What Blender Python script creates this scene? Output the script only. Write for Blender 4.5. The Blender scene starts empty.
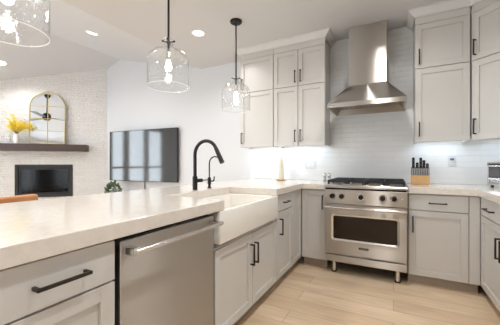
import bpy, bmesh, math, random
from mathutils import Vector, Matrix
random.seed(7)
C = bpy.context.scene.collection
scn = bpy.context.scene
R = math.radians

# ------------------------------------------------------------------ camera, world, exposure
cam_d = bpy.data.cameras.new('camera')
cam = bpy.data.objects.new('camera', cam_d); C.objects.link(cam)
cam_d.sensor_fit = 'HORIZONTAL'; cam_d.sensor_width = 36.0
cam_d.lens = 271.0 / 500.0 * 36.0
cam_d.shift_y = 0.0034
cam_d.clip_start = 0.05
cam.location = (0, 0, 1.15)
cam.rotation_euler = (R(90), 0, R(27.9))
scn.camera = cam

world = bpy.data.worlds.new('daylight'); scn.world = world
world.use_nodes = True
bg = world.node_tree.nodes['Background']
bg.inputs['Color'].default_value = (0.86, 0.93, 1.0, 1)
bg.inputs['Strength'].default_value = 9.0

vs = scn.view_settings
vs.view_transform = 'Standard'; vs.look = 'None'; vs.gamma = 1.0; vs.use_curve_mapping = False
vs.exposure = -0.58
scn.cycles.max_bounces = 10
scn.cycles.diffuse_bounces = 6
scn.cycles.glossy_bounces = 5
scn.cycles.transparent_max_bounces = 16
scn.cycles.sample_clamp_indirect = 6.0
scn.cycles.caustics_reflective = False
scn.cycles.caustics_refractive = False

DOWNLIGHT_W = 19.0
LED_W = 2.05
BULB_E = 30.0

# ------------------------------------------------------------------ materials
def new_mat(name):
    m = bpy.data.materials.new(name); m.use_nodes = True
    nt = m.node_tree
    return m, nt, nt.nodes['Principled BSDF']

def srgb(r, g, b):
    f = lambda c: (c / 255 / 12.92) if c / 255 <= 0.04045 else ((c / 255 + 0.055) / 1.055) ** 2.4
    return (f(r), f(g), f(b), 1)

def plain(name, col, rough=0.5, metal=0.0, spec=0.5, bump=0.0, bscale=60.0, var=0.0, coat=0.0):
    """painted / plastic / metal surface with a little procedural variation"""
    m, nt, p = new_mat(name)
    p.inputs['Base Color'].default_value = col
    p.inputs['Roughness'].default_value = rough
    p.inputs['Metallic'].default_value = metal
    p.inputs['Specular IOR Level'].default_value = spec
    p.inputs['Coat Weight'].default_value = coat
    tc = nt.nodes.new('ShaderNodeTexCoord')
    nz = nt.nodes.new('ShaderNodeTexNoise'); nz.inputs['Scale'].default_value = bscale
    nt.links.new(tc.outputs['Object'], nz.inputs['Vector'])
    if var > 0:
        mx = nt.nodes.new('ShaderNodeMix'); mx.data_type = 'RGBA'
        mx.inputs[6].default_value = tuple(c * (1 - var) for c in col[:3]) + (1,)
        mx.inputs[7].default_value = tuple(min(1, c * (1 + var)) for c in col[:3]) + (1,)
        nt.links.new(nz.outputs['Fac'], mx.inputs[0]); nt.links.new(mx.outputs[2], p.inputs['Base Color'])
    if bump > 0:
        b = nt.nodes.new('ShaderNodeBump'); b.inputs['Strength'].default_value = bump; b.inputs['Distance'].default_value = 0.002
        nt.links.new(nz.outputs['Fac'], b.inputs['Height']); nt.links.new(b.outputs['Normal'], p.inputs['Normal'])
    return m

def emit(name, col, strength):
    m, nt, p = new_mat(name)
    p.inputs['Base Color'].default_value = (0.8, 0.8, 0.8, 1)
    p.inputs['Emission Color'].default_value = col
    p.inputs['Emission Strength'].default_value = strength
    return m

def thin_glass(name, tint=(0.97, 0.98, 0.98, 1), k=1.0, rough=0.0, ior=1.45, bumps=0.0):
    m, nt, p = new_mat(name)
    nt.nodes.remove(p)
    out = nt.nodes['Material Output']
    tr = nt.nodes.new('ShaderNodeBsdfTransparent'); tr.inputs['Color'].default_value = tint
    gl = nt.nodes.new('ShaderNodeBsdfGlossy'); gl.inputs['Roughness'].default_value = rough
    fr = nt.nodes.new('ShaderNodeFresnel')
    gb = nt.nodes.new('ShaderNodeNewGeometry')          # same reflectance seen from either side of the sheet
    iv = nt.nodes.new('ShaderNodeMapRange'); iv.inputs['To Min'].default_value = ior; iv.inputs['To Max'].default_value = 1.0 / ior
    nt.links.new(gb.outputs['Backfacing'], iv.inputs['Value']); nt.links.new(iv.outputs[0], fr.inputs['IOR'])
    mu = nt.nodes.new('ShaderNodeMath'); mu.operation = 'MULTIPLY'; mu.inputs[1].default_value = k; mu.use_clamp = True
    mx = nt.nodes.new('ShaderNodeMixShader')
    nt.links.new(fr.outputs[0], mu.inputs[0]); nt.links.new(mu.outputs[0], mx.inputs[0])
    nt.links.new(tr.outputs[0], mx.inputs[1]); nt.links.new(gl.outputs[0], mx.inputs[2])
    nt.links.new(mx.outputs[0], out.inputs['Surface'])
    if bumps > 0:
        tc = nt.nodes.new('ShaderNodeTexCoord')
        # seeded glass: a faint milky body with scattered small bubbles
        df = nt.nodes.new('ShaderNodeBsdfDiffuse'); df.inputs['Color'].default_value = (0.95, 0.95, 0.95, 1)
        tl = nt.nodes.new('ShaderNodeBsdfTranslucent'); tl.inputs['Color'].default_value = (0.95, 0.95, 0.95, 1)
        dt = nt.nodes.new('ShaderNodeMixShader'); nt.links.new(df.outputs[0], dt.inputs[1]); nt.links.new(tl.outputs[0], dt.inputs[2])
        vo = nt.nodes.new('ShaderNodeTexVoronoi'); vo.inputs['Scale'].default_value = 42
        nt.links.new(tc.outputs['Object'], vo.inputs['Vector'])
        vr = nt.nodes.new('ShaderNodeMapRange'); vr.inputs['From Min'].default_value = 0.12; vr.inputs['From Max'].default_value = 0.20
        vr.inputs['To Min'].default_value = 0.28; vr.inputs['To Max'].default_value = 0.022
        nt.links.new(vo.outputs['Distance'], vr.inputs['Value'])
        mz = nt.nodes.new('ShaderNodeMixShader')
        nt.links.new(vr.outputs[0], mz.inputs[0]); nt.links.new(mx.outputs[0], mz.inputs[1]); nt.links.new(dt.outputs[0], mz.inputs[2])
        nt.links.new(mz.outputs[0], out.inputs['Surface'])
        nz = nt.nodes.new('ShaderNodeTexNoise'); nz.inputs['Scale'].default_value = 18
        nt.links.new(tc.outputs['Object'], nz.inputs['Vector'])
        b = nt.nodes.new('ShaderNodeBump'); b.inputs['Strength'].default_value = bumps; b.inputs['Distance'].default_value = 0.01
        nt.links.new(nz.outputs['Fac'], b.inputs['Height'])
        nt.links.new(b.outputs['Normal'], gl.inputs['Normal']); nt.links.new(b.outputs['Normal'], fr.inputs['Normal'])
    return m

def steel(name, col=(0.52, 0.49, 0.455, 1), rough=0.22, aniso=0.75, rot=0.0, stretch=(1, 1, 160)):
    m, nt, p = new_mat(name)
    p.inputs['Base Color'].default_value = col
    p.inputs['Metallic'].default_value = 1.0
    p.inputs['Anisotropic'].default_value = aniso
    p.inputs['Anisotropic Rotation'].default_value = rot
    tg = nt.nodes.new('ShaderNodeTangent'); tg.direction_type = 'RADIAL'; tg.axis = 'Z'
    nt.links.new(tg.outputs[0], p.inputs['Tangent'])
    tc = nt.nodes.new('ShaderNodeTexCoord')
    mp = nt.nodes.new('ShaderNodeMapping'); mp.inputs['Scale'].default_value = stretch
    nz = nt.nodes.new('ShaderNodeTexNoise'); nz.inputs['Scale'].default_value = 12; nz.inputs['Detail'].default_value = 3
    nt.links.new(tc.outputs['Object'], mp.inputs[0]); nt.links.new(mp.outputs[0], nz.inputs['Vector'])
    mr = nt.nodes.new('ShaderNodeMapRange')
    mr.inputs['To Min'].default_value = rough - 0.015; mr.inputs['To Max'].default_value = rough + 0.015
    nt.links.new(nz.outputs['Fac'], mr.inputs['Value']); nt.links.new(mr.outputs[0], p.inputs['Roughness'])
    return m

def brick_mat(name, c1, c2, mortar, bw, rh, ms, rough, axes='xz', bump=0.4, nscale=9.0, nbump=0.3, bdist=0.004, spec=0.5, offset=0.5, bias=0.0):
    """long narrow tiles / ledger stone / planks; axes pick which object axes run along and across the rows"""
    m, nt, p = new_mat(name)
    tc = nt.nodes.new('ShaderNodeTexCoord')
    sp = nt.nodes.new('ShaderNodeSeparateXYZ'); cb = nt.nodes.new('ShaderNodeCombineXYZ')
    nt.links.new(tc.outputs['Object'], sp.inputs[0])
    ix = 'xyz'.index
    nt.links.new(sp.outputs[ix(axes[0])], cb.inputs[0]); nt.links.new(sp.outputs[ix(axes[1])], cb.inputs[1])
    bt = nt.nodes.new('ShaderNodeTexBrick')
    bt.inputs['Color1'].default_value = c1; bt.inputs['Color2'].default_value = c2; bt.inputs['Mortar'].default_value = mortar
    bt.inputs['Scale'].default_value = 1.0; bt.inputs['Brick Width'].default_value = bw; bt.inputs['Row Height'].default_value = rh
    bt.inputs['Mortar Size'].default_value = ms; bt.inputs['Mortar Smooth'].default_value = 0.2; bt.inputs['Bias'].default_value = bias
    bt.offset = offset
    nt.links.new(cb.outputs[0], bt.inputs['Vector'])
    p.inputs['Roughness'].default_value = rough; p.inputs['Specular IOR Level'].default_value = spec
    nz = nt.nodes.new('ShaderNodeTexNoise'); nz.inputs['Scale'].default_value = nscale; nz.inputs['Detail'].default_value = 4
    nt.links.new(cb.outputs[0], nz.inputs['Vector'])
    nt.links.new(bt.outputs['Color'], p.inputs['Base Color'])
    inv = nt.nodes.new('ShaderNodeMath'); inv.operation = 'MULTIPLY_ADD'
    inv.inputs[1].default_value = -bump; inv.inputs[2].default_value = bump
    nt.links.new(bt.outputs['Fac'], inv.inputs[0])
    ad = nt.nodes.new('ShaderNodeMath'); ad.operation = 'MULTIPLY_ADD'; ad.inputs[1].default_value = nbump
    nt.links.new(nz.outputs['Fac'], ad.inputs[0]); nt.links.new(inv.outputs[0], ad.inputs[2])
    b = nt.nodes.new('ShaderNodeBump'); b.inputs['Strength'].default_value = 1.0; b.inputs['Distance'].default_value = bdist
    nt.links.new(ad.outputs[0], b.inputs['Height']); nt.links.new(b.outputs['Normal'], p.inputs['Normal'])
    return m, nt, p, bt, cb

M = {}
M['cab'] = plain('cabinet_paint_greige', srgb(204, 202, 198), 0.33, spec=0.5, var=0.01)
M['cab_in'] = plain('cabinet_shadow_gap', srgb(120, 112, 104), 0.6)
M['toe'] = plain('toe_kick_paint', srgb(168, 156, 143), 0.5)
M['crown'] = plain('crown_paint', srgb(216, 216, 216), 0.4)
M['wall'] = plain('wall_paint_white', srgb(217, 220, 224), 0.7, var=0.01)
M['ceil'] = plain('ceiling_paint', srgb(212, 213, 215), 0.8, bump=0.2, bscale=180)
M['vault'] = plain('vault_paint', srgb(212, 215, 220), 0.8, bump=0.15, bscale=180)
M['trimw'] = plain('white_trim', srgb(238, 238, 236), 0.4)
M['bronze'] = plain('dark_bronze', srgb(58, 50, 44), 0.35, metal=0.7)
M['black'] = plain('matte_black_metal', srgb(22, 21, 21), 0.38, metal=0.3)
M['blackg'] = plain('black_gloss', srgb(14, 14, 15), 0.12)
M['iron'] = plain('cast_iron', srgb(22, 22, 23), 0.55, bump=0.4, bscale=300)
M['steel'] = steel('brushed_steel', rot=0.25, aniso=1.0, rough=0.34)
M['steel_dw'] = steel('brushed_steel_dishwasher', col=(0.52, 0.495, 0.465, 1), rough=0.34, aniso=1.0, rot=0.25)
M['steel_v'] = steel('brushed_steel_duct', col=(0.50, 0.47, 0.435, 1), rough=0.29, aniso=0.98, rot=0.25)
M['chrome'] = plain('polished_steel', (0.72, 0.70, 0.68, 1), 0.14, metal=1.0)
M['ceramic'] = plain('fireclay_white', srgb(240, 237, 230), 0.08, coat=0.4)
M['oven_glass'] = plain('oven_glass', srgb(38, 28, 22), 0.08, spec=0.35)
M['filter'] = plain('hood_filter', (0.40, 0.37, 0.34, 1), 0.35, metal=1.0)
M['gold'] = plain('brushed_gold', (0.58, 0.47, 0.20, 1), 0.32, metal=1.0)
M['mirror'] = plain('mirror_silver', (0.93, 0.94, 0.95, 1), 0.0, metal=1.0)
M['mantel'] = plain('dark_stained_wood', srgb(70, 52, 46), 0.42, bump=0.3, bscale=30, var=0.15)
M['plastic_w'] = plain('white_plastic', srgb(236, 236, 236), 0.3)
M['soap'] = plain('milky_glass', srgb(220, 214, 194), 0.15)
M['wood_l'] = plain('light_maple', srgb(198, 158, 108), 0.45, var=0.1, bscale=22)
M['wood_tan'] = plain('tan_stained_wood', srgb(188, 132, 86), 0.35, var=0.14, bscale=14)
M['leaf'] = plain('plant_leaf', srgb(92, 112, 84), 0.45, var=0.5, bscale=22)
M['petal'] = plain('forsythia_petal', srgb(255, 226, 66), 0.5, var=0.12, bscale=40)
M['stem'] = plain('twig', srgb(120, 96, 60), 0.7)
M['pot'] = plain('pale_pot', srgb(214, 208, 200), 0.5)
M['vase'] = plain('white_vase', srgb(238, 238, 236), 0.25)
M['log'] = plain('fire_log', srgb(66, 52, 42), 0.9, bump=0.8, bscale=25, var=0.3)
M['firebox'] = plain('firebox_black', srgb(26, 26, 28), 0.5)
M['fabric'] = plain('stool_seat', srgb(150, 120, 90), 0.8)
M['glass'] = thin_glass('window_glass', k=1.0)
M['shade'] = thin_glass('blown_glass', tint=(0.99, 0.992, 0.993, 1), k=1.15, ior=1.48, bumps=0.35)
M['fireglass'] = thin_glass('fire_glass', tint=(0.5, 0.5, 0.52, 1), k=0.45, rough=0.08)
M['shaker'] = thin_glass('shaker_glass', tint=(0.72, 0.75, 0.76, 1), k=1.4)
M['tv'] = plain('tv_screen', srgb(16, 17, 20), 0.07, spec=0.6)
M['tv'].node_tree.nodes['Principled BSDF'].inputs['IOR'].default_value = 1.95
M['lens'] = emit('downlight_lens', (1.0, 0.96, 0.90, 1), 9.0)
M['led'] = emit('led_lens', (0.90, 0.95, 1.0, 1), 4.0)
M['bulb'] = emit('bulb_glow', (1.0, 0.95, 0.88, 1), BULB_E)

# glossy handmade tile, in long stacked rows
M['tile'], *_ = brick_mat('backsplash_tile', srgb(236, 236, 235), srgb(232, 233, 233), srgb(228, 228, 227), 0.40, 0.062, 0.0016, 0.16,
                          'xz', bump=0.35, nscale=13, nbump=1.3, bdist=0.003)
M['tile_r'], *_ = brick_mat('backsplash_tile_return', srgb(236, 236, 235), srgb(232, 233, 233), srgb(228, 228, 227), 0.40, 0.062, 0.0016, 0.16,
                            'yz', bump=0.35, nscale=13, nbump=1.3, bdist=0.003)
# split-face ledger stone
M['stone'], nt, p, bt, cb = brick_mat('ledger_stone', srgb(248, 247, 246), srgb(243, 242, 241), srgb(226, 225, 224), 0.23, 0.048, 0.0015, 0.75,
                                      'xz', bump=0.35, nscale=26, nbump=2.4, bdist=0.022, offset=0.37)
# oak planks along world X
M['floor'], nt, p, bt, cb = brick_mat('oak_planks', srgb(236, 214, 186), srgb(220, 195, 164), srgb(160, 138, 115), 1.75, 0.185, 0.0016, 0.36,
                                      'xy', bump=0.25, nscale=6, nbump=0.04, bdist=0.003, offset=0.41)
mp = nt.nodes.new('ShaderNodeMapping'); mp.inputs['Scale'].default_value = (1.6, 26, 1)
nz = nt.nodes.new('ShaderNodeTexNoise'); nz.inputs['Scale'].default_value = 2.2; nz.inputs['Detail'].default_value = 7; nz.inputs['Roughness'].default_value = 0.62
nt.links.new(cb.outputs[0], mp.inputs[0]); nt.links.new(mp.outputs[0], nz.inputs['Vector'])
nz2 = nt.nodes.new('ShaderNodeTexNoise'); nz2.inputs['Scale'].default_value = 2.0
mp2 = nt.nodes.new('ShaderNodeMapping'); mp2.inputs['Scale'].default_value = (0.8, 2.6, 1)
nt.links.new(cb.outputs[0], mp2.inputs[0]); nt.links.new(mp2.outputs[0], nz2.inputs['Vector'])
rp = nt.nodes.new('ShaderNodeValToRGB')
rp.color_ramp.elements[0].position = 0.3; rp.color_ramp.elements[0].color = (0.74, 0.70, 0.66, 1)
rp.color_ramp.elements[1].position = 0.7; rp.color_ramp.elements[1].color = (1.06, 1.05, 1.04, 1)
nt.links.new(nz.outputs['Fac'], rp.inputs[0])
mx = nt.nodes.new('ShaderNodeMix'); mx.data_type = 'RGBA'; mx.blend_type = 'MULTIPLY'; mx.inputs[0].default_value = 0.7
nt.links.new(bt.outputs['Color'], mx.inputs[6]); nt.links.new(rp.outputs[0], mx.inputs[7])
rp2 = nt.nodes.new('ShaderNodeValToRGB')
rp2.color_ramp.elements[0].position = 0.35; rp2.color_ramp.elements[0].color = (0.86, 0.83, 0.80, 1)
rp2.color_ramp.elements[1].position = 0.65; rp2.color_ramp.elements[1].color = (1.05, 1.05, 1.05, 1)
nt.links.new(nz2.outputs['Fac'], rp2.inputs[0])
mx2 = nt.nodes.new('ShaderNodeMix'); mx2.data_type = 'RGBA'; mx2.blend_type = 'MULTIPLY'; mx2.inputs[0].default_value = 0.8
nt.links.new(mx.outputs[2], mx2.inputs[6]); nt.links.new(rp2.outputs[0], mx2.inputs[7])
nt.links.new(mx2.outputs[2], p.inputs['Base Color'])

# white quartz with faint tan veins
M['quartz'], nt, p = new_mat('white_quartz')
p.inputs['Roughness'].default_value = 0.13
tc = nt.nodes.new('ShaderNodeTexCoord')
w1 = nt.nodes.new('ShaderNodeTexNoise'); w1.inputs['Scale'].default_value = 3.2; w1.inputs['Detail'].default_value = 9; w1.inputs['Distortion'].default_value = 1.6
nt.links.new(tc.outputs['Object'], w1.inputs['Vector'])
r1 = nt.nodes.new('ShaderNodeValToRGB'); e = r1.color_ramp.elements
e[0].position = 0.48; e[0].color = (1, 1, 1, 1); e[1].position = 0.52; e[1].color = (1, 1, 1, 1)
n = e.new(0.5); n.color = (0.93, 0.90, 0.87, 1)
nt.links.new(w1.outputs['Fac'], r1.inputs[0])
w2 = nt.nodes.new('ShaderNodeTexNoise'); w2.inputs['Scale'].default_value = 34; w2.inputs['Detail'].default_value = 5
nt.links.new(tc.outputs['Object'], w2.inputs['Vector'])
r2 = nt.nodes.new('ShaderNodeValToRGB')
r2.color_ramp.elements[0].position = 0.3; r2.color_ramp.elements[0].color = srgb(219, 211, 201)
r2.color_ramp.elements[1].position = 0.6; r2.color_ramp.elements[1].color = srgb(225, 218, 209)
nt.links.new(w2.outputs['Fac'], r2.inputs[0])
mx = nt.nodes.new('ShaderNodeMix'); mx.data_type = 'RGBA'; mx.blend_type = 'MULTIPLY'; mx.inputs[0].default_value = 0.6
nt.links.new(r2.outputs[0], mx.inputs[6]); nt.links.new(r1.outputs[0], mx.inputs[7])
nt.links.new(mx.outputs[2], p.inputs['Base Color'])

# ------------------------------------------------------------------ mesh helpers
def B(): return bmesh.new()

def box(bm, x0, x1, y0, y1, z0, z1):
    m = Matrix.Translation(((x0 + x1) / 2, (y0 + y1) / 2, (z0 + z1) / 2)) @ Matrix.Diagonal((abs(x1 - x0), abs(y1 - y0), abs(z1 - z0), 1))
    bmesh.ops.create_cube(bm, size=1.0, matrix=m)
    return bm

def cyl(bm, a, b, r, r2=None, n=20):
    a, b = Vector(a), Vector(b); d = b - a
    m = Matrix.Translation((a + b) / 2) @ d.to_track_quat('Z', 'Y').to_matrix().to_4x4()
    bmesh.ops.create_cone(bm, cap_ends=True, segments=n, radius1=r, radius2=r if r2 is None else r2, depth=d.length, matrix=m)
    return bm

def ball(bm, c, r, s=(1, 1, 1), n=16):
    m = Matrix.Translation(c) @ Matrix.Diagonal((s[0], s[1], s[2], 1))
    bmesh.ops.create_uvsphere(bm, u_segments=n, v_segments=max(6, n // 2), radius=r, matrix=m)
    return bm

def lathe(bm, prof, c=(0, 0), n=40, cap=False):
    rings = []
    for r, z in prof:
        rings.append([bm.verts.new((c[0] + r * math.cos(2 * math.pi * k / n), c[1] + r * math.sin(2 * math.pi * k / n), z)) for k in range(n)])
    for a, b in zip(rings, rings[1:]):
        for k in range(n):
            bm.faces.new((a[k], a[(k + 1) % n], b[(k + 1) % n], b[k]))
    if cap:
        bm.faces.new(rings[0][::-1]); bm.faces.new(rings[-1])
    return bm

def tube(bm, pts, r, n=12, cap=True):
    pts = [Vector(p) for p in pts]; rings = []
    ref = None
    for i, p in enumerate(pts):
        t = (pts[min(i + 1, len(pts) - 1)] - pts[max(i - 1, 0)]).normalized()
        if ref is None: ref = t.orthogonal().normalized()
        ref = (ref - t * ref.dot(t)).normalized(); s = t.cross(ref)
        rr = r[i] if isinstance(r, (list, tuple)) else r
        rings.append([bm.verts.new(p + (ref * math.cos(2 * math.pi * k / n) + s * math.sin(2 * math.pi * k / n)) * rr) for k in range(n)])
    for a, b in zip(rings, rings[1:]):
        for k in range(n): bm.faces.new((a[k], a[(k + 1) % n], b[(k + 1) % n], b[k]))
    if cap: bm.faces.new(rings[0][::-1]); bm.faces.new(rings[-1])
    return bm

def prism(bm, poly, lo, hi, axis='z'):
    """poly of 2D points swept along an axis: z -> (x,y), y -> (x,z), x -> (y,z)"""
    f = {'z': lambda p, h: (p[0], p[1], h), 'y': lambda p, h: (p[0], h, p[1]), 'x': lambda p, h: (h, p[0], p[1])}[axis]
    a = [bm.verts.new(f(p, lo)) for p in poly]; b = [bm.verts.new(f(p, hi)) for p in poly]
    n = len(poly)
    bm.faces.new(a); bm.faces.new(b[::-1])
    for k in range(n): bm.faces.new((a[k], b[k], b[(k + 1) % n], a[(k + 1) % n]))
    bmesh.ops.recalc_face_normals(bm, faces=bm.faces[:])
    return bm

def obj(name, bm, mat, parent=None, loc=None, rotz=0.0, bevel=0.0, smooth=False, seg=2):
    me = bpy.data.meshes.new(name)
    bmesh.ops.recalc_face_normals(bm, faces=bm.faces[:])
    bm.to_mesh(me); bm.free()
    o = bpy.data.objects.new(name, me); C.objects.link(o)
    me.materials.append(M[mat] if isinstance(mat, str) else mat)
    if parent is not None: o.parent = parent
    if loc is not None: o.location = loc
    if rotz: o.rotation_euler = (0, 0, rotz)
    if smooth:
        for pl in me.polygons: pl.use_smooth = True
        try: me.set_sharp_from_angle(angle=R(40))
        except Exception: pass
    if bevel > 0:
        md = o.modifiers.new('bevel', 'BEVEL'); md.width = bevel; md.segments = seg; md.limit_method = 'ANGLE'; md.angle_limit = R(40)
    return o

def tag(o, label, cat, group=None):
    o['label'] = label; o['category'] = cat
    if group: o['group'] = group
    return o

def thing(name, label, cat, loc=(0, 0, 0), rotz=0.0, group=None):
    o = bpy.data.objects.new(name, None); C.objects.link(o)
    o.location = loc; o.rotation_euler = (0, 0, rotz); o.empty_display_size = 0.1
    return tag(o, label, cat, group)

def struct(name, bm, mat, **k):
    o = obj(name, bm, mat, **k)
    o['kind'] = 'structure'
    return o

def lamp_area(parent, size, power, col, loc, rot=(0, 0, 0), shape='DISK', size_y=None, spread=180):
    d = bpy.data.lights.new('lamp_light', 'AREA'); d.shape = shape; d.size = size; d.energy = power; d.color = col
    if size_y: d.size_y = size_y
    d.spread = R(spread)
    o = bpy.data.objects.new('lamp_light', d); C.objects.link(o)
    o.parent = parent; o.location = loc; o.rotation_euler = rot
    return o

# ------------------------------------------------------------------ the room (metres; back wall at y = 3.62)
YB, YF = 3.62, -4.5          # range / television wall, and the wall behind the camera
XR, XL = 1.27, -6.88         # kitchen right wall, living-room left wall
H = 2.74                     # flat kitchen ceiling
XE, XRG, ZRG = -2.85, -4.90, 3.27   # edge of flat ceiling, ridge of the vault
K2 = 0.31                    # slope of the far side of the vault
def vault(x):
    if x >= XE: return H
    if x >= XRG: return H + (ZRG - H) * (XE - x) / (XE - XRG)
    return ZRG - K2 * (XRG - x)

struct('floor', box(B(), XL - 0.15, XR + 0.15, YF - 0.15, YB + 0.15, -0.08, 0), 'floor')
struct('ceiling', box(B(), XE, XR + 0.15, YF - 0.15, YB + 0.15, H, H + 0.12), 'ceil')
struct('ceiling_slope_near', prism(B(), [(XE, H), (XE, H + 0.12), (XRG, ZRG + 0.12), (XRG, ZRG)], YF - 0.15, YB + 0.15, 'y'), 'vault')
struct('ceiling_slope_far', prism(B(), [(XRG, ZRG), (XRG, ZRG + 0.12), (XL - 0.15, vault(XL - 0.15) + 0.12), (XL - 0.15, vault(XL - 0.15))], YF - 0.15, YB + 0.15, 'y'), 'vault')
struct('wall_back', prism(B(), [(XL, 0), (XR, 0), (XR, H), (XE, H), (XRG, ZRG), (XL, vault(XL))], YB, YB + 0.12, 'y'), 'wall')
struct('wall_right', box(B(), XR, XR + 0.12, YF, YB, 0, H), 'wall')
# left wall with three tall windows
LW = [(-0.75, 0.02), (0.14, 0.91), (1.03, 1.55)]
bm = B(); zt = vault(XL)
ys = [YF] + [v for w in LW for v in w] + [YB]
for a, b in zip(ys[0::2], ys[1::2]): box(bm, XL - 0.12, XL, a, b, 0, zt)
for a, b in LW:
    box(bm, XL - 0.12, XL, a, b, 0, 0.25); box(bm, XL - 0.12, XL, a, b, 2.35, zt)
struct('wall_left', bm, 'wall')
# wall behind the camera: unseen glazed openings, added and sized to let in daylight
FW = [(-6.6, -2.95), (-2.3, -1.5)]
bm = B()
for a, b in ((XL, FW[0][0]), (FW[0][1], FW[1][0]), (FW[1][1], XR)):
    pts = [(a, 0), (b, 0), (b, vault(b))] + [(x, vault(x)) for x in (XE, XRG) if a < x < b] + [(a, vault(a))]
    prism(bm, pts, YF - 0.12, YF, 'y')
for a, b in FW:
    pts = [(a, 2.3), (b, 2.3), (b, vault(b))] + [(x, vault(x)) for x in (XE, XRG) if a < x < b] + [(a, vault(a))]
    prism(bm, pts, YF - 0.12, YF, 'y'); box(bm, a, b, YF - 0.12, YF, 0, 0.05)
struct('wall_front', bm, 'wall')

wn = 0
def window(axis, pos, a, b, z0, z1, n_v=1, rail=None):
    """frame, mullions and one pane set in a wall opening"""
    global wn; wn += 1
    fr = B(); w = 0.05
    def bx(u0, u1, v0, v1, t0, t1, bm):
        if axis == 'x': box(bm, t0, t1, u0, u1, v0, v1)
        else: box(bm, u0, u1, t0, t1, v0, v1)
    t0, t1 = pos - 0.09, pos - 0.03
    bx(a, a + w, z0, z1, t0, t1, fr); bx(b - w, b, z0, z1, t0, t1, fr)
    bx(a, b, z0, z0 + w, t0, t1, fr); bx(a, b, z1 - w, z1, t0, t1, fr)
    for i in range(1, n_v):
        u = a + (b - a) * i / n_v; bx(u - 0.035, u + 0.035, z0, z1, t0, t1, fr)
    if rail: bx(a, b, rail - 0.03, rail + 0.03, t0, t1, fr)
    f = struct('window_%d' % wn, fr, 'trimw')
    g = B(); bx(a + w, b - w, z0 + w, z1 - w, pos - 0.064, pos - 0.058, g)
    obj('pane', g, 'glass', f)
for a, b in LW: window('x', XL, a, b, 0.25, 2.35, 1, 1.05)
window('y', YF, FW[0][0], FW[0][1], 0.05, 2.3, 3)
window('y', YF, FW[1][0], FW[1][1], 0.05, 2.3, 2)

# angled corner wall of ledger stone, with the opening for the fire
FC, FR = (-6.095, 2.835, 0), R(45)
def fz(x): return vault(FC[0] + 0.7071 * x) + 0.02
FX0, FX1, FZ0, FZ1 = -0.47, 0.47, 0.50, 1.13
bm = B()
prism(bm, [(-1.11, 0), (FX0, 0), (FX0, fz(FX0)), (-1.11, fz(-1.11))], 0, 0.12, 'y')
prism(bm, [(FX1, 0), (1.11, 0), (1.11, fz(1.11)), (FX1, fz(FX1))], 0, 0.12, 'y')
prism(bm, [(FX0, FZ1), (FX1, FZ1), (FX1, fz(FX1)), (FX0, fz(FX0))], 0, 0.12, 'y')
box(bm, FX0, FX1, 0, 0.12, 0, FZ0)
struct('wall_corner', bm, 'stone', loc=FC, rotz=FR)

# backsplash tile: behind range and cabinets up to the ceiling, and along the right wall
o = struct('trim_backsplash', box(B(), -1.90, XR - 0.009, YB - 0.008, YB - 0.0005, 0.936, H - 0.001), 'tile')
o = struct('trim_backsplash_return', box(B(), XR - 0.008, XR - 0.0005, 1.9, YB - 0.009, 0.936, H - 0.001), 'tile_r')

# ------------------------------------------------------------------ cabinets
# local frame: x along the front (left to right as one faces it), -y towards the viewer, door faces at y = 0
G = 0.002
def shaker(bm, x0, x1, z0, z1, rail=0.055, th=0.02, rec=0.012):
    x0 += G; x1 -= G; z0 += G; z1 -= G
    box(bm, x0, x0 + rail, 0, th, z0, z1); box(bm, x1 - rail, x1, 0, th, z0, z1)
    box(bm, x0 + rail, x1 - rail, 0, th, z0, z0 + rail); box(bm, x0 + rail, x1 - rail, 0, th, z1 - rail, z1)
    box(bm, x0 + rail - 0.001, x1 - rail + 0.001, rec, th - 0.001, z0 + rail - 0.001, z1 - rail + 0.001)
    return bm

def slab(bm, x0, x1, z0, z1, th=0.02):
    return box(bm, x0 + G, x1 - G, 0, th, z0 + G, z1 - G)

def pull(parent, c, L=0.15, vert=True, off=0.032):
    """square bar pull on two posts, centred at c = (x, z)"""
    x, z = c; bm = B(); w = 0.0055; h = L / 2
    if vert:
        box(bm, x - w, x + w, -off - w, -off + w, z - h, z + h)
        for s in (-1, 1): box(bm, x - w, x + w, -off, 0.0, z + s * (h - 0.006) - w, z + s * (h - 0.006) + w)
    else:
        box(bm, x - h, x + h, -off - w, -off + w, z - w, z + w)
        for s in (-1, 1): box(bm, x + s * (h - 0.006) - w, x + s * (h - 0.006) + w, -off, 0.0, z - w, z + w)
    return obj('handle', bm, 'bronze', parent, bevel=0.002)

def door(root, x0, x1, z0, z1, h=None, vert=True, L=0.15, rail=0.055):
    d = obj('door', shaker(B(), x0, x1, z0, z1, rail), 'cab', root, bevel=0.0015)
    if h: pull(d, h, L, vert)
    return d

def drawer(root, x0, x1, z0, z1, L=0.15):
    d = obj('drawer_front', slab(B(), x0, x1, z0, z1), 'cab', root, bevel=0.0015)
    pull(d, ((x0 + x1) / 2, (z0 + z1) / 2 - 0.002), L, False)
    return d

TOP, SB, CT = 0.866, 0.8745, 0.934      # door tops, underside and top of the stone worktop
def base(label, loc, rotz, w, depth=0.585, top=0.8735, toe=True):
    t = thing('base_cabinet', label, 'cabinet', loc, rotz)
    obj('cabinet_body', box(B(), 0.001, w - 0.001, 0.0205, depth, 0.10, top), 'cab', t)
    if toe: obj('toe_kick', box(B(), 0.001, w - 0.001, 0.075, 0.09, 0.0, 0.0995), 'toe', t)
    return t

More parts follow.
